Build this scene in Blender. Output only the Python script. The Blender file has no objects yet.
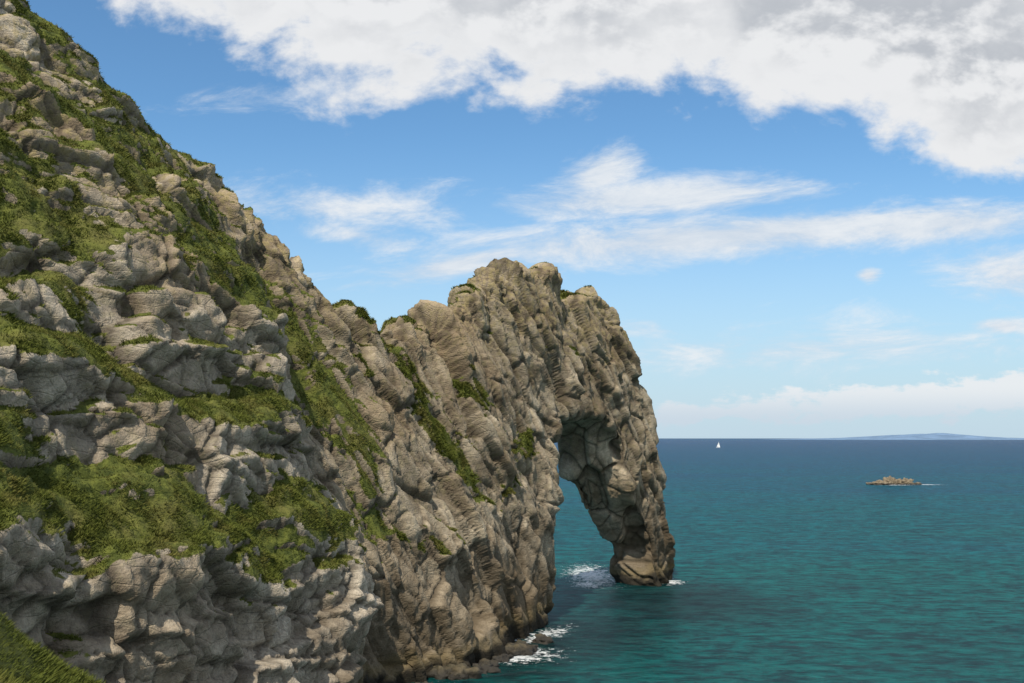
import bpy, math, random, time
import numpy as np
T0=time.time()
rng=np.random.default_rng(7)
random.seed(7)
scene=bpy.context.scene
F=995.0; TH=math.radians(5.54); CAM=np.array([0,0,25.0])

def pixdir(u,v):
    a=(u-512)/F; b=(341.5-v)/F
    dy=math.cos(TH)-b*math.sin(TH); dz=math.sin(TH)+b*math.cos(TH)
    return a/dy, dz/dy      # x/y , z/y

# ------------------------------------------------------------ camera
cam=bpy.data.cameras.new("camera"); cam.lens=F*36/1024; cam.sensor_width=36
cam.clip_start=0.1; cam.clip_end=90000
co=bpy.data.objects.new("camera",cam); scene.collection.objects.link(co)
co.location=(0,0,25); co.rotation_euler=(math.pi/2+TH,0,0); scene.camera=co

# ------------------------------------------------------------ node helper
class NT:
    def __init__(s,tree): s.t=tree; s.n=tree.nodes; s.l=tree.links
    def put(s,sock,v):
        if isinstance(v,bpy.types.NodeSocket): s.l.new(v,sock)
        else: sock.default_value=v
    def m(s,op,a,b=None,c=None,clamp=False):
        n=s.n.new('ShaderNodeMath'); n.operation=op; n.use_clamp=clamp
        s.put(n.inputs[0],a)
        if b is not None: s.put(n.inputs[1],b)
        if c is not None: s.put(n.inputs[2],c)
        return n.outputs[0]
    def ss(s,x,a,b,o0=0.0,o1=1.0):
        n=s.n.new('ShaderNodeMapRange'); n.interpolation_type='SMOOTHSTEP'
        s.put(n.inputs[0],x); n.inputs[1].default_value=a; n.inputs[2].default_value=b
        n.inputs[3].default_value=o0; n.inputs[4].default_value=o1
        return n.outputs[0]
    def lin(s,x,a,b,o0=0.0,o1=1.0):
        n=s.n.new('ShaderNodeMapRange'); s.put(n.inputs[0],x); n.inputs[1].default_value=a; n.inputs[2].default_value=b
        n.inputs[3].default_value=o0; n.inputs[4].default_value=o1
        return n.outputs[0]
    def mix(s,f,a,b,mode='MIX'):
        n=s.n.new('ShaderNodeMix'); n.data_type='RGBA'; n.blend_type=mode
        s.put(n.inputs[0],f)
        for i,v in ((6,a),(7,b)):
            if isinstance(v,bpy.types.NodeSocket): s.l.new(v,n.inputs[i])
            else: n.inputs[i].default_value=(*v,1)
        return n.outputs[2]
    def comb(s,x,y,z=0.0):
        n=s.n.new('ShaderNodeCombineXYZ')
        for i,v in enumerate((x,y,z)): s.put(n.inputs[i],v)
        return n.outputs[0]
    def noise(s,vec,scale,detail=5,rough=.55,dist=0.0,out=0,lac=2.0):
        n=s.n.new('ShaderNodeTexNoise'); s.l.new(vec,n.inputs['Vector'])
        n.inputs['Scale'].default_value=scale; n.inputs['Detail'].default_value=detail
        n.inputs['Roughness'].default_value=rough; n.inputs['Distortion'].default_value=dist
        n.inputs['Lacunarity'].default_value=lac
        return n.outputs[out]
    def vor(s,vec,scale,feature='F1',out='Distance',rand=1.0):
        n=s.n.new('ShaderNodeTexVoronoi'); n.feature=feature; s.l.new(vec,n.inputs['Vector'])
        n.inputs['Scale'].default_value=scale; n.inputs['Randomness'].default_value=rand
        return n.outputs[out]
    def mapping(s,vec,loc=(0,0,0),rot=(0,0,0),sc=(1,1,1)):
        n=s.n.new('ShaderNodeMapping'); s.l.new(vec,n.inputs[0])
        n.inputs[1].default_value=loc; n.inputs[2].default_value=rot; n.inputs[3].default_value=sc
        return n.outputs[0]
    def bump(s,h,strength,dist,normal=None):
        n=s.n.new('ShaderNodeBump'); s.l.new(h,n.inputs['Height'])
        n.inputs['Strength'].default_value=strength; n.inputs['Distance'].default_value=dist
        if normal is not None: s.l.new(normal,n.inputs['Normal'])
        return n.outputs[0]
    def attr(s,name):
        n=s.n.new('ShaderNodeAttribute'); n.attribute_name=name; return n.outputs['Fac']
def newmat(name,rough=.9,spec=.25):
    m=bpy.data.materials.new(name); m.use_nodes=True
    nt=NT(m.node_tree); b=m.node_tree.nodes['Principled BSDF']
    b.inputs['Roughness'].default_value=rough; b.inputs['Specular IOR Level'].default_value=spec
    return m,nt,b

# ------------------------------------------------------------ sun and sky
sd=np.array([-0.18,-0.60,0.77]); sd/=np.linalg.norm(sd)
sun=bpy.data.lights.new("sun",'SUN'); sun.energy=4.8; sun.angle=math.radians(.5); sun.color=(1,.925,.79)
so=bpy.data.objects.new("sun",sun); scene.collection.objects.link(so)
from mathutils import Vector
so.rotation_euler=Vector(sd).to_track_quat('Z','Y').to_euler()
elev=math.asin(sd[2]); az=math.atan2(sd[0],sd[1])
w=bpy.data.worlds.new("World"); scene.world=w; w.use_nodes=True
t=w.node_tree; t.nodes.clear(); N=NT(t)
sky=t.nodes.new('ShaderNodeTexSky'); sky.sky_type='NISHITA'; sky.sun_disc=False
sky.sun_elevation=elev; sky.sun_rotation=az; sky.altitude=20; sky.air_density=1.0; sky.dust_density=0.4; sky.ozone_density=2.0
tc=t.nodes.new('ShaderNodeTexCoord'); sp=t.nodes.new('ShaderNodeSeparateXYZ'); t.links.new(tc.outputs['Generated'],sp.inputs[0])
ay=N.m('MAXIMUM',N.m('ABSOLUTE',sp.outputs[1]),0.08)
X=N.m('DIVIDE',sp.outputs[0],ay); Z=N.m('DIVIDE',sp.outputs[2],ay)
pst=N.comb(X,N.m('MULTIPLY',Z,1.45),0.0)
n1=N.noise(pst,7.5,8,.60,.12)
n1b=N.noise(N.mapping(pst,loc=(.010,-.024,0)),7.5,5,.56,.12)
nl=N.noise(pst,3.2,3,.5,0)
fc=t.nodes.new('ShaderNodeFloatCurve')
pts=[(-300,-300),(0,-90),(85,-20),(130,18),(230,52),(300,80),(345,112),(400,108),(440,88),(500,96),(560,118),(620,110),(670,92),(715,84),(750,128),(800,154),(870,156),(940,178),(1024,186),(1150,170),(1500,150)]
cv=fc.mapping.curves[0]
xs=[]
for (u,v) in pts:
    k,tz=pixdir(u,v); xs.append(((k+1.1)/2.2,tz/0.9))
while len(cv.points)<len(xs): cv.points.new(.5,.5)
for p,(a,b) in zip(cv.points,xs): p.location=(min(max(a,0),1),min(max(b,0),1))
fc.mapping.update()
Xw=N.m('ADD',X,N.m('MULTIPLY',N.m('SUBTRACT',nl,.5),.10))
t.links.new(N.lin(Xw,-1.1,1.1),fc.inputs['Value'])
B=N.m('MULTIPLY',fc.outputs[0],0.9)
h=N.m('SUBTRACT',Z,B)
core=N.m('MINIMUM',N.m('MULTIPLY',h,15.0),1.7)
d1=N.m('ADD',core,N.m('MULTIPLY',N.m('SUBTRACT',n1,.5),3.8))
d1=N.m('SUBTRACT',d1,N.ss(Z,0.62,1.4,0,1.6))
a1=N.ss(d1,-.12,0.6)
# streaky clouds
sv=N.comb(X,N.m('MULTIPLY',N.m('SUBTRACT',Z,N.m('MULTIPLY',X,.08)),3.2),3.3)
ns=N.noise(sv,7.0,8,.68,.35)
def ell(u,v,ru,rv,ang,amp):
    k,z0=pixdir(u,v); a=math.radians(ang); ca,sa=math.cos(a),math.sin(a)
    dx=N.m('SUBTRACT',X,k); dz=N.m('SUBTRACT',Z,z0)
    p=N.m('ADD',N.m('MULTIPLY',dx,ca/(ru/F)),N.m('MULTIPLY',dz,sa/(ru/F)))
    q=N.m('SUBTRACT',N.m('MULTIPLY',dz,ca/(rv/F)),N.m('MULTIPLY',dx,sa/(rv/F)))
    r=N.m('SQRT',N.m('ADD',N.m('MULTIPLY',p,p),N.m('MULTIPLY',q,q)))
    return N.m('MULTIPLY',N.m('SUBTRACT',1.0,r),amp)
mk=None
for e in [(602,172,62,32,28,1.5),(650,198,215,24,3,1.7),(330,208,170,26,-1,.9),(360,236,90,18,-10,1.0),
          (720,236,370,30,4,1.9),(460,264,150,20,12,1.5),(930,224,200,28,3,1.7),(1020,275,95,40,-8,1.4),(868,275,16,10,0,1.6),
          (820,348,270,26,2,.8),(1003,326,40,11,0,1.5),(200,98,130,16,2,.5),(640,328,70,14,0,.6)]:
    x=ell(*e); x=N.m('MAXIMUM',x,-1.2)
    mk=x if mk is None else N.m('MAXIMUM',mk,x)
d2=N.m('ADD',mk,N.m('MULTIPLY',N.m('SUBTRACT',ns,.5),4.4))
a2=N.m('MULTIPLY',N.ss(d2,-.15,1.45),.96)
hb=None
for e in [(920,400,270,22,3,1.6),(1015,386,100,17,0,1.6),(720,412,170,12,4,1.2),(1300,390,200,40,0,1.2),(-400,380,400,30,0,1.)]:
    x=N.m('MAXIMUM',ell(*e),-1.2); hb=x if hb is None else N.m('MAXIMUM',hb,x)
nh=N.noise(N.comb(X,N.m('MULTIPLY',Z,2.2),7.0),20.0,6,.62,.1)
d3=N.m('ADD',hb,N.m('MULTIPLY',N.m('SUBTRACT',nh,.5),4.6))
a3=N.m('MULTIPLY',N.ss(d3,0.0,.7),.88)
veil=N.m('MULTIPLY',N.m('POWER',N.ss(Z,-.02,0.36,1,0),1.5),.92)
front=N.ss(sp.outputs[2],-0.01,0.0)
emb=N.m('SUBTRACT',n1,n1b)
shade=N.m('ADD',N.m('MULTIPLY',emb,5.5),N.m('ADD',.60,N.m('MULTIPLY',N.m('SUBTRACT',.50,nl),2.6)))
thick=N.ss(d1,0.3,2.0)
thr=N.m('SUBTRACT',1.0,N.m('MULTIPLY',thick,N.ss(shade,.2,1.15,1.0,0.0)))
c1=N.mix(thr,(.50,.53,.575),(.83,.84,.855))
c2=N.mix(N.ss(ns,.35,.7),(.62,.70,.80),(.84,.87,.90))
c3=N.mix(N.ss(Z,.015,.055),(.60,.69,.78),(.84,.86,.88))
skc=N.mix(1.0,sky.outputs[0],(.092,.130,.147),'MULTIPLY')
col=N.mix(veil,skc,(.53,.67,.79))
col=N.mix(a3,col,c3); col=N.mix(a2,col,c2); col=N.mix(a1,col,c1)
col=N.mix(front,skc,col)
bg=t.nodes.new('ShaderNodeBackground'); t.links.new(col,bg.inputs[0]); bg.inputs[1].default_value=1.0
ow=t.nodes.new('ShaderNodeOutputWorld'); t.links.new(bg.outputs[0],ow.inputs[0])
w.cycles.sampling_method='MANUAL'; w.cycles.sample_map_resolution=256

# ------------------------------------------------------------ numpy noise
TB=rng.random((65536,8)).astype(np.float32)
def hsh(i,j,k):
    return ((i*73856093)^(j*19349663)^(k*83492791))&65535
def vnoise(p):
    ip=np.floor(p).astype(np.int64); f=(p-ip).astype(np.float32); f=f*f*(3-2*f)
    r=np.zeros(len(p),np.float32)
    for a in (0,1):
        wa=f[:,0] if a else 1-f[:,0]
        for b in (0,1):
            wb=f[:,1] if b else 1-f[:,1]
            for c in (0,1):
                wc=f[:,2] if c else 1-f[:,2]
                r+=wa*wb*wc*TB[hsh(ip[:,0]+a,ip[:,1]+b,ip[:,2]+c),7]
    return r*2-1
def fbm(p,o=4,g=.5):
    r=0;a=1;s=0
    for i in range(o):
        r=r+a*vnoise(p*(2.03**i)+i*17.3); s+=a; a*=g
    return r/s
def sstep(x,a,b):
    t=np.clip((x-a)/(b-a),0,1); return t*t*(3-2*t)
def facet(p,tilt=1.0,jump=1.0,jit=.9,wd=.2):
    H=np.empty(len(p),np.float32); E=np.empty(len(p),np.float32)
    for c0 in range(0,len(p),200000):
        q=p[c0:c0+200000]; ip=np.floor(q).astype(np.int64); fr=(q-ip).astype(np.float32)
        n=len(q)
        b1=np.full(n,9e9,np.float32); b2=b1.copy(); i1=np.zeros(n,np.int64); i2=i1.copy()
        v1=np.zeros((n,3),np.float32); v2=v1.copy()
        for a in (-1,0,1):
            for b in (-1,0,1):
                for c in (-1,0,1):
                    hi=hsh(ip[:,0]+a,ip[:,1]+b,ip[:,2]+c)
                    dv=fr-(np.array([a,b,c],np.float32)+(TB[hi,:3]-.5)*jit+.5)
                    d=(dv*dv).sum(1)
                    m=d<b1; m2=(~m)&(d<b2)
                    b2=np.where(m,b1,np.where(m2,d,b2)); i2=np.where(m,i1,np.where(m2,hi,i2))
                    v2[m]=v1[m]; v2[m2]=dv[m2]
                    b1=np.where(m,d,b1); i1=np.where(m,hi,i1); v1[m]=dv[m]
        ha=jump*(TB[i1,3]-.5)+tilt*((TB[i1,4:7]-.5)*v1).sum(1)
        hb=jump*(TB[i2,3]-.5)+tilt*((TB[i2,4:7]-.5)*v2).sum(1)
        e=np.sqrt(b2)-np.sqrt(b1)
        wgt=.5+.5*np.clip(e/wd,0,1)
        H[c0:c0+200000]=ha*wgt+hb*(1-wgt); E[c0:c0+200000]=e
    return H,E

# ------------------------------------------------------------ rock solid in (s,w,z)
DX,DY=.556,.8312
OX,OY=5.0,140.0
def toworld(q):
    s,w,z=q[:,0],q[:,1],q[:,2]
    return np.stack([OX+DX*s+DY*w, OY+DY*s-DX*w, z],1)
zs=np.array([-4,10,17,23,27.5,29,36,45,57,80.])
Wt={-125:[34,33,32,27,26,22,20,12,2,-10],
-95:[31,30,29,23,21.5,18,15,8,0,-12],
-80:[27,26.5,25.5,20.5,19,16,13,6,-3,-16],
-69:[23.5,22.5,21.5,18,16.5,14,12,4,-5,-16],
-60:[20,19,18,15.5,14,12,9,1,-7,-14],
-56:[17,16.5,14.5,11,10,8,5,-1,-8,-14],
-52:[12.5,10.5,8,4.5,3,2,-1,-4.5,-9,-14],
-45:[9,7,5,3.5,2,1,-2,-5,-10,-14],
-23:[8,5,3,1.5,0,-.5,-3,-7,-10,-14],
-8:[4,2.5,1.5,.5,-.3,-.5,-2,-3.5,-7,-12],
0:[.7,0,0,-.3,-1,-1.3,-2.3,-3.5,-6,-10],
25:[-1,-1,-1,-1,-1.3,-1.5,-2.5,-4,-6.5,-10],
60:[-1.3,-1.3,-1.3,-1.3,-1.5,-1.7,-2.5,-4,-6.5,-10]}
zb=np.array([-4,20,30,50,80.])
Wbt={-125:[-60,-45,-38,-25,-12],-70:[-50,-38,-30,-18,-8],-50:[-30,-24,-18,-10,-8],-23:[-16,-13,-11,-8,-7],0:[-12.5,-12,-11.5,-8,-7],25:[-12,-12,-12,-9,-7],36:[-9,-11,-12,-9,-7],60:[-9,-11,-12,-9,-7]}
def table(tab,zz,S,Zg,warp=False):
    ks=sorted(tab); fine=np.linspace(-6,90,400)
    M=np.array([np.interp(fine,zz,tab[k]) for k in ks])
    out=np.empty((len(S),len(Zg)))
    FT=np.stack([np.interp(S,ks,M[:,j]) for j in range(len(fine))],1)
    for i,sv_ in enumerate(S):
        if warp: z2=W_led(np.full(len(Zg),sv_),Zg)
        else: z2=Zg
        out[i]=np.interp(z2,fine,FT[i])
    return out
def W_led(s,z):
    q=np.stack([s*.085,np.full(len(s),2.5),z*.05],1)
    left=np.clip((-s-48)/8,0,1)
    return z+(2.6*vnoise(q)+1.3*vnoise(q*2.7+9)+(s+72)*.10)*left
OUT=[(-140,-6),(-140,84),(-120,80),(-90,72),(-80,67.5),(-71.8,63.4),(-68,61.5),(-65.7,58.2),(-60,55.8),(-57,53.8),(-50,49.2),(-46.4,47.2),(-42,44.5),(-38,42.0),(-33,39),(-28,39.5),(-23,38.9),(-15.8,41.3),(-11.4,44),(-6.7,47.0),(0,49.2),(6.2,49.8),(11.9,48.8),(14.9,46.8),(22.9,48.8),(26.5,48.0),(30.3,45),(33.2,41.5),(34.8,37),(36.2,31.5),(38.8,22),(43.6,12),(46.6,4),(46.6,-6)]
OPN=[(1.6,-9),(1.4,10),(2.0,19),(3.4,24),(7,27.7),(14,29.0),(21,27.7),(25.5,24),(27.5,19),(29.5,14.5),(33.3,10.5),(36,6.5),(37,-9)]
OPB=[(-1,-9),(-1,10),(-1,19),(1.0,24),(5,27.7),(12,29.0),(17.5,28.2),(21.0,25),(23,19.5),(25.4,14.5),(30.2,10.5),(35,6.0),(37,-9)]
def polysd(poly,S,Zg):
    A,Bq=np.meshgrid(S,Zg,indexing='ij'); d=np.full(A.shape,1e9); ins=np.zeros(A.shape,bool)
    n=len(poly)
    for i in range(n):
        x0,y0=poly[i]; x1,y1=poly[(i+1)%n]; ex,ey=x1-x0,y1-y0
        tt=np.clip(((A-x0)*ex+(Bq-y0)*ey)/(ex*ex+ey*ey),0,1)
        d=np.minimum(d,(A-x0-tt*ex)**2+(Bq-y0-tt*ey)**2)
        c=((y0>Bq)!=(y1>Bq))
        if y1!=y0: ins^=c&(A<(x1-x0)*(Bq-y0)/(y1-y0)+x0)
    d=np.sqrt(d); return np.where(ins,-d,d)
def smax(a,b,k):
    hh=np.maximum(k-np.abs(a-b),0)/k
    return np.maximum(a,b)+hh*hh*k*.25
def surfnets(f,S,Wg,Zg):
    sg=f<0
    nx,ny,nz=f.shape
    cnt=np.zeros((nx-1,ny-1,nz-1),np.uint8)
    cs=[(a,b,c) for a in(0,1) for b in(0,1) for c in(0,1)]
    for a,b,c in cs: cnt+=sg[a:nx-1+a,b:ny-1+b,c:nz-1+c]
    act=(cnt>0)&(cnt<8); I,J,K=np.nonzero(act)
    idx=np.full(act.shape,-1,np.int32); idx[I,J,K]=np.arange(len(I))
    V={c:f[I+c[0],J+c[1],K+c[2]].astype(np.float64) for c in cs}
    acc=np.zeros((len(I),3)); num=np.zeros(len(I))
    for c in cs:
        for ax in range(3):
            if c[ax]==0:
                e=list(c); e[ax]=1; e=tuple(e)
                va,vb=V[c],V[e]; m=(va<0)!=(vb<0)
                tt=np.where(m,va/np.where(m,va-vb,1),0)
                pt=np.zeros((len(I),3)); pt[:]=c; pt[:,ax]=tt
                acc+=pt*m[:,None]; num+=m
    pos=acc/num[:,None]+np.stack([I,J,K],1)
    quads=[]
    for ax in range(3):
        o=[0,1,2]; o.remove(ax); b,c=o
        sl0=[slice(None)]*3; sl1=[slice(None)]*3
        sl0[ax]=slice(0,-1); sl1[ax]=slice(1,None)
        for q in (b,c):
            sl0[q]=slice(1,-1); sl1[q]=slice(1,-1)
        A=sg[tuple(sl0)]; C=sg[tuple(sl1)]
        e=np.array(np.nonzero(A!=C)); inside0=A[tuple(e)]
        base=e.copy(); base[b]+=1; base[c]+=1
        def cell(db,dc):
            q=base.copy(); q[b]+=db; q[c]+=dc
            return idx[q[0],q[1],q[2]]
        q=np.stack([cell(-1,-1),cell(0,-1),cell(0,0),cell(-1,0)],1)
        flip=~inside0 if ax!=1 else inside0
        q[flip]=q[flip][:,::-1]
        quads.append(q)
    quads=np.concatenate(quads)
    hs=np.array([S[1]-S[0],Wg[1]-Wg[0],Zg[1]-Zg[0]])
    pos=pos*hs+np.array([S[0],Wg[0],Zg[0]])
    return pos,quads[:,::-1]
def vnorm(p,q):
    a=p[q[:,2]]-p[q[:,0]]; b=p[q[:,3]]-p[q[:,1]]; n=np.cross(a,b)
    out=np.zeros_like(p)
    for c in range(3):
        for k in range(4): out[:,c]+=np.bincount(q[:,k],weights=n[:,c],minlength=len(p))
    return out/np.maximum(np.linalg.norm(out,axis=1,keepdims=True),1e-9)
def smooth(v,q,it,lam=1.0):
    one=v.ndim==1
    if one: v=v[:,None]
    v=v.astype(np.float64)
    cnt=np.maximum(np.bincount(q.ravel(),minlength=len(v)),1)
    for _ in range(it):
        out=np.empty_like(v)
        for c in range(v.shape[1]):
            fa=v[q,c].mean(1)
            out[:,c]=np.bincount(q.ravel(),weights=np.repeat(fa,4),minlength=len(v))/cnt
        v=v*(1-lam)+out*lam
    return v[:,0] if one else v
def mkmesh(name,p,q,attrs={},smooth=True):
    me=bpy.data.meshes.new(name); n=q.shape[1]
    me.vertices.add(len(p)); me.vertices.foreach_set('co',np.ascontiguousarray(p,dtype=np.float32).ravel())
    me.loops.add(q.size); me.loops.foreach_set('vertex_index',np.ascontiguousarray(q,dtype=np.int32).ravel())
    me.polygons.add(len(q)); me.polygons.foreach_set('loop_start',np.arange(0,q.size,n,dtype=np.int32))
    me.update(calc_edges=True)
    me.polygons.foreach_set('use_smooth',np.full(len(q),smooth))
    for k,v in attrs.items():
        a=me.attributes.new(k,'FLOAT','POINT'); a.data.foreach_set('value',np.ascontiguousarray(v,dtype=np.float32))
    me.validate()
    ob=bpy.data.objects.new(name,me); scene.collection.objects.link(ob); return ob

def rot_sz(p,deg):
    a=math.radians(deg); c,s=math.cos(a),math.sin(a)
    return np.stack([p[:,0]*c+p[:,2]*s,p[:,1],-p[:,0]*s+p[:,2]*c],1)
def saw_(b,k):
    f=b-np.floor(b); return np.where(f<k,f/k,(1-f)/(1-k))
def build_rock(name,s0,s1,h,w0,w1,z1):
    S=np.arange(s0,s1,h); Wg=np.arange(w0,w1,h); Zg=np.arange(-3.5,z1,h)
    W=table(Wt,zs,S,Zg,True); Wb=table(Wbt,zb,S,Zg); o=polysd(OUT,S,Zg)
    f=smax(Wg[None,:,None]-W[:,None,:],(Wb[:,None,:]-Wg[None,:,None]),1.5).astype(np.float32)
    f=smax(f,o[:,None,:].astype(np.float32),2.0).astype(np.float32)
    if s1>-5:
        g=-polysd(OPN,S,Zg).astype(np.float32); g2=-polysd(OPB,S,Zg).astype(np.float32)
        bl=sstep(-Wg,2.5,9.5)[None,:,None].astype(np.float32)
        f=smax(f,g[:,None,:]*(1-bl)+g2[:,None,:]*bl,1.5).astype(np.float32)
    p,q=surfnets(f,S,Wg,Zg); del f
    p=smooth(p,q,4)
    nrm_w=vnorm(toworld(p),q)
    n=np.stack([nrm_w[:,0]*DX+nrm_w[:,1]*DY, nrm_w[:,0]*DY-nrm_w[:,1]*DX, nrm_w[:,2]],1)
    n=smooth(n,q,6); n/=np.maximum(np.linalg.norm(n,axis=1,keepdims=True),1e-6)
    P0=p.copy()
    t=sstep(P0[:,0],-60,-48)
    wrp=np.stack([fbm(P0*.07+9,2),fbm(P0*.07+31,2)*.3,fbm(P0*.07+57,2)],1)
    Pw=P0+wrp*1.3
    A=rot_sz(Pw,-16); Bp=rot_sz(Pw,-60)
    def two(scA,scB,seed,tl,jp,jt,wd):
        ha,ea=facet(A*np.array(scA)+seed,tl,jp,jt,wd); hb,eb=facet(Bp*np.array(scB)+seed,tl,jp,jt,wd)
        return ha*(1-t)+hb*t, ea*(1-t)+eb*t
    # joint-bounded blocks: offsets dominate over tilt, so block faces stay flat and nearly parallel
    H1,E1=two((1/6.2,1/16.,1/3.9),(1/10.,1/16.,1/3.4),3.3,1.8,1.0,.8,.14)
    H2,E2=two((1/3.0,1/10.,1/2.0),(1/5.2,1/10.,1/1.7),13.1,1.7,1.0,.8,.24)
    H3,E3=two((1/1.3,1/5.,1/.95),(1/2.3,1/5.,1/.85),23.7,1.6,1.0,.85,.42)
    mac=fbm(P0*.07+5,2)
    bedA=(rot_sz(Pw,4)[:,2]+1.0*fbm(P0*.05+71,2))/4.1
    bedB=(Bp[:,2]+.9*fbm(P0*.08+61,2))/4.3
    rough=fbm(P0*1.6+3,3)
    bedm=.4+.6*np.clip(fbm(P0*.1+133,2)*2.5,-.5,1)
    d=mac*1.6+H1*1.6+H2*.76+H3*.32+(saw_(bedA,.85)-.5)*.75*(1-t)+(saw_(bedB,.82)-.5)*.85*t*bedm+rough*.06
    d-=.24*np.exp(-(E2/.07)**2)+.08*np.exp(-(E3/.12)**2)+.50*np.exp(-(E1/.045)**2)
    s,z,ww=P0[:,0],P0[:,2],P0[:,1]
    d+=t*sstep(n[:,2],.2,.7)*sstep(z,33,38)*(1.3*H2+1.0*H3)
    gn=fbm(P0*.16+101,4); gn2=fbm(P0*.7+201,3)
    gd=fbm(rot_sz(P0,-55)*np.array([.06,.2,.28])+41,4)
    gh=fbm(rot_sz(P0,-40)*np.array([.05,.2,.33])+77,4)
    def blob(cs,cz,rs,rz,ang=0):
        a=math.radians(ang); ds=s-cs+1.5*gn2+gn*1.5; dz=z-cz+gn*1.5
        u=(ds*math.cos(a)+dz*math.sin(a))/rs; v=(-ds*math.sin(a)+dz*math.cos(a))/rz
        return np.exp(-(u*u+v*v))
    zone=2.2*blob(-45.0,31,12,4.2,-62)+1.8*blob(-41.5,16,6,3.0,-62)+1.5*blob(-36.5,32,3.6,1.9,-60)\
        +1.5*blob(-26,26,7.5,1.8,-62)+1.3*blob(-22,22,4.5,1.8,-50)+1.7*blob(-5,24.5,4,1.8,35)+1.6*blob(-12,18.5,3.2,1.8,30)\
        +1.4*blob(3,38,4,1.6,-40)+1.6*blob(-33,13.5,4.4,1.8,0)+1.3*blob(-30,35,4.5,1.5,-45)+1.4*blob(-15,31,5,1.5,-55)+1.2*blob(12,39,5,1.4,-50)+1.0*blob(-8,39,4,1.3,-45)+.9*blob(22,36,4,1.2,-60)
    left=1-t
    ledge=left*(1.05*np.exp(-((W_led(s,z)-20.4)/3.4)**2)+1.0*np.exp(-((W_led(s,z)-28.6)/1.9)**2)+.75*np.exp(-((W_led(s,z)-39)/2.2)**2)+.45*np.exp(-((W_led(s,z)-33.5)/1.2)**2))
    up=n[:,2]
    gm=zone+ledge+(up-.45)*1.3+gn*.85+gn2*.7-.10+H2*.2
    gm+=left*(gh*2.1*sstep(z,28,34)+.50*sstep(z,34,42))+.9*left*blob(-59,50,14,3.8,-42)
    gm=np.where(left<.5,gm+gd*.8-.24,gm)
    gm-=1.5*(1-sstep(z,9,14)); gm-=.45*t*sstep(z,38,42); gm-=.9*sstep(s,-2,6)*(1-sstep(z,30,36))
    g=sstep(gm,.28,.70)
    d=d*(1-.45*g)+g*.10
    P1=P0+n*d[:,None]
    wv=toworld(P1)
    nn=vnorm(wv,q)
    g2=sstep(gm+(nn[:,2]-.32)*1.2,.24,.70)*sstep(nn[:,2],-.12,.12)
    crack=np.clip(np.exp(-(E2/.06)**2)*.8+.35*np.exp(-(E3/.09)**2)+.9*np.exp(-(E1/.04)**2),0,1)
    tone=np.clip(.5+H2*.4+H1*.25+H3*.4,0,1)
    att=dict(grass=g2,crack=crack,tone=tone,wall=t,hgt=P0[:,2],nb=.5+.55*fbm(wv*.30,6,.62),nbig=.5+.5*fbm(wv*.08+7,3))
    return name,wv,q,nn,att

NR=build_rock('headland_cliff',-122,-36,.22,-42,38,76)
FR=build_rock('sea_arch',-38,51,.22,-20,13,54)
print('rock',len(NR[1]),len(FR[1]),time.time()-T0)

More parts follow.
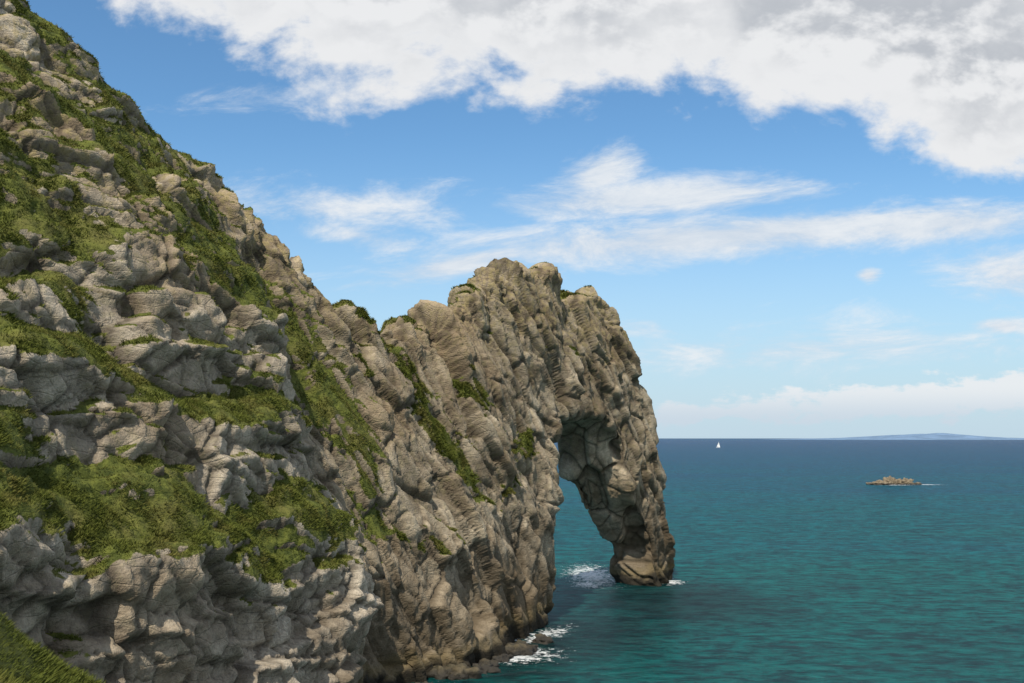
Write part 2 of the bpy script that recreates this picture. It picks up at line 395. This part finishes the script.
def rockmat():
    m,N,b=newmat('limestone',.92,.2)
    geo=N.n.new('ShaderNodeNewGeometry').outputs['Position']
    g=N.attr('grass'); cr=N.attr('crack'); tn=N.attr('tone'); wl=N.attr('wall'); hz=N.attr('hgt'); nb=N.attr('nb'); nbig=N.attr('nbig')
    nm=N.noise(geo,1.5,6,.62); nfine=N.noise(geo,6.0,4,.68,.0)
    vc=N.vor(N.mapping(geo,rot=(.3,.5,.6),sc=(.5,.9,2.0)),.6,'DISTANCE_TO_EDGE')
    grey=N.mix(N.ss(nb,.25,.75),(.29,.236,.172),(.52,.447,.348))
    brown=N.mix(N.ss(nb,.25,.75),(.18,.137,.088),(.44,.360,.255))
    c=N.mix(N.m('MULTIPLY',wl,.85),grey,brown)
    tv=N.lin(tn,.15,.85,.72,1.24); fv=N.lin(nfine,.25,.75,.72,1.26); mv=N.lin(nm,.25,.75,.64,1.30)
    v=N.m('MULTIPLY',N.m('MULTIPLY',tv,fv),mv)
    sc=N.n.new('ShaderNodeVectorMath'); sc.operation='SCALE'; N.l.new(c,sc.inputs[0]); N.l.new(v,sc.inputs[3]); c=sc.outputs[0]
    c=N.mix(N.m('MULTIPLY',N.ss(nbig,.45,.72),.5),c,(.26,.18,.10))
    c=N.mix(N.m('MULTIPLY',N.m('MULTIPLY',N.ss(nm,.42,.62),N.ss(hz,32,46)),.65),c,(.44,.34,.16))
    ck=N.m('MAXIMUM',N.m('MULTIPLY',cr,.8),N.m('MULTIPLY',N.ss(vc,0,.03,1,0),.28))
    c=N.mix(ck,c,(.055,.042,.029))
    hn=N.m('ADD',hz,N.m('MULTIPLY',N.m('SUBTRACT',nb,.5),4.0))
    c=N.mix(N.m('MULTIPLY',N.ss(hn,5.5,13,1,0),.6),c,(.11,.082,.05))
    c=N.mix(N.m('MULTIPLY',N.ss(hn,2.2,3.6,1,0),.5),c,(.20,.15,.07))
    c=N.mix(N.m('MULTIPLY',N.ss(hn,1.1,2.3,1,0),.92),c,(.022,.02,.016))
    c=N.mix(N.m('MULTIPLY',N.m('MULTIPLY',N.ss(nm,.48,.62),N.ss(hz,10,20)),.36),c,(.125,.115,.048))
    gc=N.mix(N.ss(nm,.3,.7),(.048,.062,.014),(.145,.160,.032))
    gc=N.mix(N.m('MULTIPLY',N.ss(nb,.45,.75),.5),gc,(.17,.145,.048))
    gg=N.ss(N.m('ADD',g,N.m('MULTIPLY',N.m('SUBTRACT',nm,.5),1.5)),.34,.60)
    c=N.mix(gg,c,gc)
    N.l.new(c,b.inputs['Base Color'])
    hgt=N.m('ADD',N.m('MULTIPLY',nfine,.26),N.m('ADD',N.m('MULTIPLY',N.ss(vc,0,.06),.10),N.m('MULTIPLY',nm,.36)))
    N.l.new(N.bump(hgt,.9,.42),b.inputs['Normal'])
    return m
RM=rockmat()
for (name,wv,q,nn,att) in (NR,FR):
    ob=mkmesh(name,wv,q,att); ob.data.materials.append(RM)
print('meshes',time.time()-T0)

# ------------------------------------------------------------ grass blades
def grassmat():
    m,N,b=newmat('grass_blades',.85,.12)
    r=N.attr('rnd'); geo=N.n.new('ShaderNodeNewGeometry').outputs['Position']
    big=N.noise(geo,.35,3,.6)
    c=N.mix(r,(.042,.058,.010),(.155,.172,.034))
    c=N.mix(N.m('MULTIPLY',N.ss(big,.45,.66),.55),c,(.19,.16,.052))
    N.l.new(c,b.inputs['Base Color'])
    return m
GM=grassmat()
def blades(name,wv,q,nn,g,count,size,nb=3,near=None):
    a=wv[q[:,2]]-wv[q[:,0]]; bb=wv[q[:,3]]-wv[q[:,1]]; ar=.5*np.linalg.norm(np.cross(a,bb),axis=1)
    fg=g[q].mean(1); cen=wv[q].mean(1); nz=nn[q].mean(1)
    tocam=CAM-cen; dist=np.linalg.norm(tocam,axis=1)
    fac=(nz*tocam).sum(1)/dist
    wgt=ar*np.where(fg>.35,fg,0)*(fac>-.15)*(cen[:,1]>2)
    k=cen[:,0]/np.maximum(cen[:,1],.1); wgt*=(k>-.75)
    if near is not None: wgt*=near(cen)
    else: wgt*=(60/np.maximum(dist,40))**1.2*(.15+1.6*np.clip(vnoise(cen*.8)+.3,0,1))
    wgt/=wgt.sum()
    fi=rng.choice(len(q),count,p=wgt)
    r=rng.random((count,2)); A=wv[q[fi,0]];B_=wv[q[fi,1]];C=wv[q[fi,2]];D=wv[q[fi,3]]
    base=(A*(1-r[:,:1])+B_*r[:,:1])*(1-r[:,1:])+(D*(1-r[:,:1])+C*r[:,:1])*r[:,1:]
    nrm=nz[fi]; ds=dist[fi]
    clump=.5+.9*np.clip(.5+vnoise(base*1.1),0,1)
    Vs=[];R=[]
    for j in range(nb):
        an=rng.random(count)*2*np.pi; lean=.4+.9*rng.random(count)
        hor=np.stack([np.cos(an),np.sin(an),np.zeros(count)],1)
        up=np.array([0,0,1.])*.45+nrm*.6+hor*lean[:,None]; up/=np.linalg.norm(up,axis=1,keepdims=True)
        L=size*(.5+rng.random(count))*clump
        wd=np.maximum(L*.09,ds*.00042)
        side=np.cross(up,rng.normal(size=(count,3))); side/=np.linalg.norm(side,axis=1,keepdims=True)
        off=hor*size*.25*rng.random((count,1))
        b0=base+off-nrm*.05
        Vs.append(np.stack([b0-side*wd[:,None],b0+side*wd[:,None],b0+up*L[:,None]],1))
        rr=np.clip(.5*clump-.1+.6*rng.random(count)-.1,0,1)
        R.append(np.stack([rr*.5,rr*.5,rr],1))
    V=np.concatenate(Vs).reshape(-1,3); R=np.concatenate(R).ravel()
    ob=mkmesh(name,V,np.arange(len(V)).reshape(-1,3),dict(rnd=R),smooth=False); ob.data.materials.append(GM)
    return ob
blades('cliff_grass',NR[1],NR[2],NR[3],NR[4]['grass'],160000,.20)
blades('cliff_grass',FR[1],FR[2],FR[3],FR[4]['grass'],35000,.26)

# ------------------------------------------------------------ near grassy bank
xs_=np.arange(-30,14,.16); ys_=np.arange(-14,46,.16)
XX,YY=np.meshgrid(xs_,ys_,indexing='ij')
g1=np.interp(XX,[-30,-14,-8,-6,-5.35,-4.75,-4.2,-1,14],[27,25.4,23.9,22.95,22.5,22.0,21.1,16,4])
hy=np.where(YY>12,-(YY-12)*1.05,0)
bank=np.maximum(g1+hy,23.2-np.maximum(0,YY-.5)*1.3-np.maximum(0,XX-2)*.9)
pp=np.stack([XX.ravel(),YY.ravel(),bank.ravel()],1)
pp[:,2]+=.22*fbm(pp*.9,3)+.06*fbm(pp*3,2)
pp[:,2]=np.maximum(pp[:,2],-3)
nx,ny=XX.shape; ii=np.arange(nx*ny).reshape(nx,ny)
qq=np.stack([ii[:-1,:-1],ii[1:,:-1],ii[1:,1:],ii[:-1,1:]],-1).reshape(-1,4)
m,NN,b=newmat('turf',.95,.1)
geo=NN.n.new('ShaderNodeNewGeometry').outputs['Position']
NN.l.new(NN.mix(NN.ss(NN.noise(geo,3,4,.6),.3,.7),(.02,.028,.008),(.06,.07,.022)),b.inputs['Base Color'])
ob=mkmesh('grassy_bank',pp,qq); ob.data.materials.append(m)
bn=vnorm(pp,qq)
blades('bank_grass',pp,qq,bn,np.ones(len(pp)),80000,.15,3,near=lambda c:((c[:,1]>7)&(c[:,1]<15)&(c[:,0]>-10)&(c[:,0]<-3.5)).astype(float))

# ------------------------------------------------------------ sea
def seamat():
    m=bpy.data.materials.new('sea_water'); m.use_nodes=True
    N=NT(m.node_tree); m.node_tree.nodes.remove(m.node_tree.nodes['Principled BSDF'])
    out=m.node_tree.nodes['Material Output']
    geo=N.n.new('ShaderNodeNewGeometry').outputs['Position']
    sp=N.n.new('ShaderNodeSeparateXYZ'); N.l.new(geo,sp.inputs[0]); x,y=sp.outputs[0],sp.outputs[1]
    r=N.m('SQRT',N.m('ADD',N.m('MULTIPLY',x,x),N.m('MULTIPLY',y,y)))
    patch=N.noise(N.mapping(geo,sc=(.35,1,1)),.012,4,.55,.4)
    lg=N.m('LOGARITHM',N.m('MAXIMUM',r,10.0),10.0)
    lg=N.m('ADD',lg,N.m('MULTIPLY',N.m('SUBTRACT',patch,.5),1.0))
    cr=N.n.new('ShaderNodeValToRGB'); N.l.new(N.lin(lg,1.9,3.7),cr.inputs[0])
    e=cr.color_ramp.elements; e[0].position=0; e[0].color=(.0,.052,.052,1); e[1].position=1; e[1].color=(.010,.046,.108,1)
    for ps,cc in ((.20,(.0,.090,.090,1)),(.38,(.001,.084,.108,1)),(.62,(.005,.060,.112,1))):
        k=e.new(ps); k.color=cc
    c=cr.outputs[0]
    def blob(cx,cy,rx,ry,ang=0):
        a=math.radians(ang); ca,sa=math.cos(a),math.sin(a)
        dx=N.m('SUBTRACT',x,cx); dy=N.m('SUBTRACT',y,cy)
        p=N.m('ADD',N.m('MULTIPLY',dx,ca/rx),N.m('MULTIPLY',dy,sa/rx)); q=N.m('SUBTRACT',N.m('MULTIPLY',dy,ca/ry),N.m('MULTIPLY',dx,sa/ry))
        return N.m('SUBTRACT',1.0,N.m('SQRT',N.m('ADD',N.m('MULTIPLY',p,p),N.m('MULTIPLY',q,q))))
    fm=None
    for q in ((14.5,186,6.5,20,0),(13,174,4,6,0),(0.5,118,7,6,30),(4,130,3,9,-30),(205,538,15,7,0),(222,541,14,5,0),(28,177,3,5,0)):
        v=N.m('MAXIMUM',blob(*q),-1.0); fm=v if fm is None else N.m('MAXIMUM',fm,v)
    fn=N.noise(geo,1.1,7,.74,.6)
    foam=N.ss(N.m('ADD',N.m('MULTIPLY',fm,.85),N.m('MULTIPLY',N.m('SUBTRACT',fn,.5),3.6)),.36,.66,0,.95)
    cliff_shade=N.m('MAXIMUM',blob(4,128,17,38,-34),N.m('MAXIMUM',blob(24,158,22,28,0),-1.0))  # cliff's shadow and dark reflection, painted into the water colour below
    cliff_shade=N.ss(N.m('ADD',cliff_shade,N.m('MULTIPLY',N.m('SUBTRACT',fn,.5),.8)),-.15,.70,0,.9)
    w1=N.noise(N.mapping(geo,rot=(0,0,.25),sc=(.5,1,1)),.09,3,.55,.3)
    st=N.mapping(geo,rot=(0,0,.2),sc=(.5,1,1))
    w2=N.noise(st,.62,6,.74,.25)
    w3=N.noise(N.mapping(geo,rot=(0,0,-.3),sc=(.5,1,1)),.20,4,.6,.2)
    caps=N.m('MULTIPLY',N.ss(w2,.765,.80),.6)
    foam=N.m('MAXIMUM',foam,caps)
    c=N.mix(cliff_shade,c,(.004,.028,.028))
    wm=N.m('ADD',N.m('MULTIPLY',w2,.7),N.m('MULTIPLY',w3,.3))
    c=N.mix(1.0,c,N.mix(N.ss(wm,.40,.60),(.36,.38,.44),(1.6,1.55,1.48)),'MULTIPLY')  # light and dark sides of ripples painted into the colour
    c=N.mix(foam,c,(.85,.87,.87))
    hh=N.m('ADD',N.m('MULTIPLY',w1,2.6),N.m('ADD',N.m('MULTIPLY',w3,1.5),N.m('MULTIPLY',w2,1.2)))
    bn=N.bump(hh,1.0,1.25)
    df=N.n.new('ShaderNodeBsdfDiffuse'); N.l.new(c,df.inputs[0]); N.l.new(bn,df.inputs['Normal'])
    gl=N.n.new('ShaderNodeBsdfGlossy'); gl.inputs['Roughness'].default_value=.14; gl.inputs[0].default_value=(.85,.92,1,1); N.l.new(bn,gl.inputs['Normal'])
    fr=N.n.new('ShaderNodeFresnel'); fr.inputs[0].default_value=1.33; N.l.new(bn,fr.inputs['Normal'])
    # rough water: facets seen at grazing angle hide one another, so reflectance saturates
    fac=N.m('MINIMUM',N.m('MULTIPLY',fr.outputs[0],.75),.22)
    fac=N.m('MULTIPLY',fac,N.m('SUBTRACT',1.0,foam))
    mx=N.n.new('ShaderNodeMixShader'); N.l.new(fac,mx.inputs[0]); N.l.new(df.outputs[0],mx.inputs[1]); N.l.new(gl.outputs[0],mx.inputs[2])
    N.l.new(mx.outputs[0],out.inputs[0])
    return m
me=bpy.data.meshes.new('sea'); R_=60000
me.from_pydata([(-R_,-3000,0),(R_,-3000,0),(R_,R_,0),(-R_,R_,0)],[],[(0,1,2,3)]); 
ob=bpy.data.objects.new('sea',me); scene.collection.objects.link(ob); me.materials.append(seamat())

# ------------------------------------------------------------ rocks in the water
def boulder(pos,r,seed,sub=5):
    import bmesh
    bm=bmesh.new(); bmesh.ops.create_icosphere(bm,subdivisions=sub,radius=1)
    v=np.array([x.co[:] for x in bm.verts]); f=np.array([[x.index for x in y.verts] for y in bm.faces]); bm.free()
    hh,_=facet(v*1.4+seed); h2,_=facet(v*3.5+seed)
    v=v*(1+.8*hh+.3*h2+.08*fbm(v*4+seed,3))[:,None]
    return v*np.array(r)+np.array(pos),f
def rockset(name,items,sub,mat):
    Vv=[];Ff=[];n=0
    for i,(p,r) in enumerate(items):
        v,f=boulder(p,r,i*7.7+3,sub); Vv.append(v);Ff.append(f+n);n+=len(v)
    ob=mkmesh(name,np.concatenate(Vv),np.concatenate(Ff)); ob.data.materials.append(mat)
def wet(name,ca,cb):
    m,NN,b=newmat(name,.7,.4)
    geo=NN.n.new('ShaderNodeNewGeometry').outputs['Position']; sp=NN.n.new('ShaderNodeSeparateXYZ'); NN.l.new(geo,sp.inputs[0])
    nz_=NN.noise(geo,.8,6,.65)
    c=NN.mix(NN.ss(nz_,.3,.7),ca,cb)
    c=NN.mix(NN.ss(NN.m('ADD',sp.outputs[2],nz_),.9,1.7,1,0),c,(.03,.026,.02))
    NN.l.new(c,b.inputs['Base Color']); NN.l.new(NN.bump(nz_,.9,.6),b.inputs['Normal'])
    return m
rockset('sea_stack_rock',[((199,540,0),(4.2,3.5,1.9)),((203.5,541,0),(3.2,2.6,3.6)),((208,542,0),(3.8,3.4,2.5)),((212.5,541,.2),(3.1,2.6,2.7)),((194,541,0),(2.6,2.6,1.2)),((217,541,0),(2.6,2,1.1))],5,wet('stack_rock',(.10,.075,.045),(.27,.215,.14)))
its=[]
for i in range(20):
    u=425+i*6+random.uniform(-8,8); D=100+ i*1.2+random.uniform(-2,4)
    k,_=pixdir(u,660); rr=random.uniform(.35,1.35); its.append(((k*D,D,0),(rr*1.3,rr*1.1,rr*.8)))
rockset('shore_boulders',its,4,wet('weedy_rock',(.035,.032,.018),(.12,.095,.055)))

# ------------------------------------------------------------ distant land
def land(name,prof,D,depth,colr):
    V=[];Fq=[];us=np.linspace(prof[0][0],prof[-1][0],260)
    hs=np.interp(us,[p[0] for p in prof],[p[1] for p in prof])
    hs=hs*(1+.12*vnoise(np.stack([us*.11,us*0,us*0+4],1)))+3*vnoise(np.stack([us*.4,us*0,us*0+9],1))
    rows=[(0,0),(.15,.55),(.5,1),(1,.6),(1.5,0)]
    for a,(dd,hf) in enumerate(rows):
        for u,hh in zip(us,hs):
            k=(u-512)/F/math.cos(TH)*.995
            V.append((k*D,D+dd*depth,max(hh,0)*hf-1))
    n=len(us)
    for a in range(len(rows)-1):
        for i in range(n-1): Fq.append((a*n+i,a*n+i+1,(a+1)*n+i+1,(a+1)*n+i))
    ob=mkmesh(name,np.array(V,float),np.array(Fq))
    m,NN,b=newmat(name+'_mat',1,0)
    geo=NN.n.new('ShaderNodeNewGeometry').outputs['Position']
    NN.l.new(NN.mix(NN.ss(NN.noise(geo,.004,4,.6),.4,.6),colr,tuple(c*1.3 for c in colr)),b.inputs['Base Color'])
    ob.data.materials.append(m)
land('distant_headland',[(820,0),(835,14),(880,26),(905,44),(930,66),(965,100),(990,98),(1008,70),(1035,36),(1080,26),(1180,20),(1400,0)],14000,3000,(.14,.21,.31))  # blue-grey base colour has the aerial haze painted in

# ------------------------------------------------------------ sailboat
def sailboat():
    k,_=pixdir(718,440); D=2600; x0,y0=k*D,D
    root=bpy.data.objects.new('sailboat',None); scene.collection.objects.link(root); root.location=(x0,y0,0); root.rotation_euler=(0,math.radians(6),math.radians(20))
    mw,NN,b=newmat('sail_cloth',.7,.3); b.inputs['Base Color'].default_value=(.8,.8,.78,1)
    md,NN,b=newmat('hull_paint',.4,.5); b.inputs['Base Color'].default_value=(.75,.76,.78,1)
    mm,NN,b=newmat('mast_alloy',.4,.5); b.inputs['Base Color'].default_value=(.3,.3,.3,1)
    def add(nm,V,Fc,mt):
        me=bpy.data.meshes.new(nm); me.from_pydata(V,[],Fc); o=bpy.data.objects.new(nm,me); scene.collection.objects.link(o); o.parent=root; me.materials.append(mt)
    V=[];n=13
    for i in range(n):
        t_=i/(n-1); xx=-5+11*t_; hw=1.7*math.sin(math.pi*min(1,.25+.75*t_))**.7 if t_<1 else 0.02
        V+=[(xx,-hw,1.2+.4*t_),(xx,-hw*.6,-.3),(xx,hw*.6,-.3),(xx,hw,1.2+.4*t_)]
    Fc=[]
    for i in range(n-1):
        for j in range(4):
            a=i*4+j;b_=i*4+(j+1)%4; Fc.append((a,b_,b_+4,a+4))
    Fc.append((3,2,1,0)); add('hull',V,Fc,md)
    add('cabin',[(-2,-.8,1.3),(2.2,-.6,1.4),(2.2,.6,1.4),(-2,.8,1.3),(-1.8,-.7,2.0),(1.5,-.5,1.9),(1.5,.5,1.9),(-1.8,.7,2.0)],[(0,1,5,4),(1,2,6,5),(2,3,7,6),(3,0,4,7),(4,5,6,7)],md)
    V=[(1+.1*math.cos(a),.1*math.sin(a),z) for z in (1,16) for a in [i*math.pi/3 for i in range(6)]]
    add('mast',V,[(i,(i+1)%6,6+(i+1)%6,6+i) for i in range(6)],mm)
    V=[];Fc=[];m_=8
    for i in range(m_+1):
        f=i/m_; z=2.3+13*f; L=5.6*(1-f)+.1
        for j in range(5): V.append((.9-L*j/4,.5*math.sin(math.pi*j/4)*(1-f),z))
    for i in range(m_):
        for j in range(4): a=i*5+j; Fc.append((a,a+1,a+6,a+5))
    add('mainsail',V,Fc,mw)
    add('jib',[(1.2,0,13.5),(5.8,0,1.8),(1.5,.9,2.2),(3,.6,6)],[(0,1,3),(1,2,3),(2,0,3)],mw)
sailboat()

scene.view_settings.view_transform='Standard'; scene.view_settings.look='None'; scene.view_settings.exposure=0
print('done',time.time()-T0)
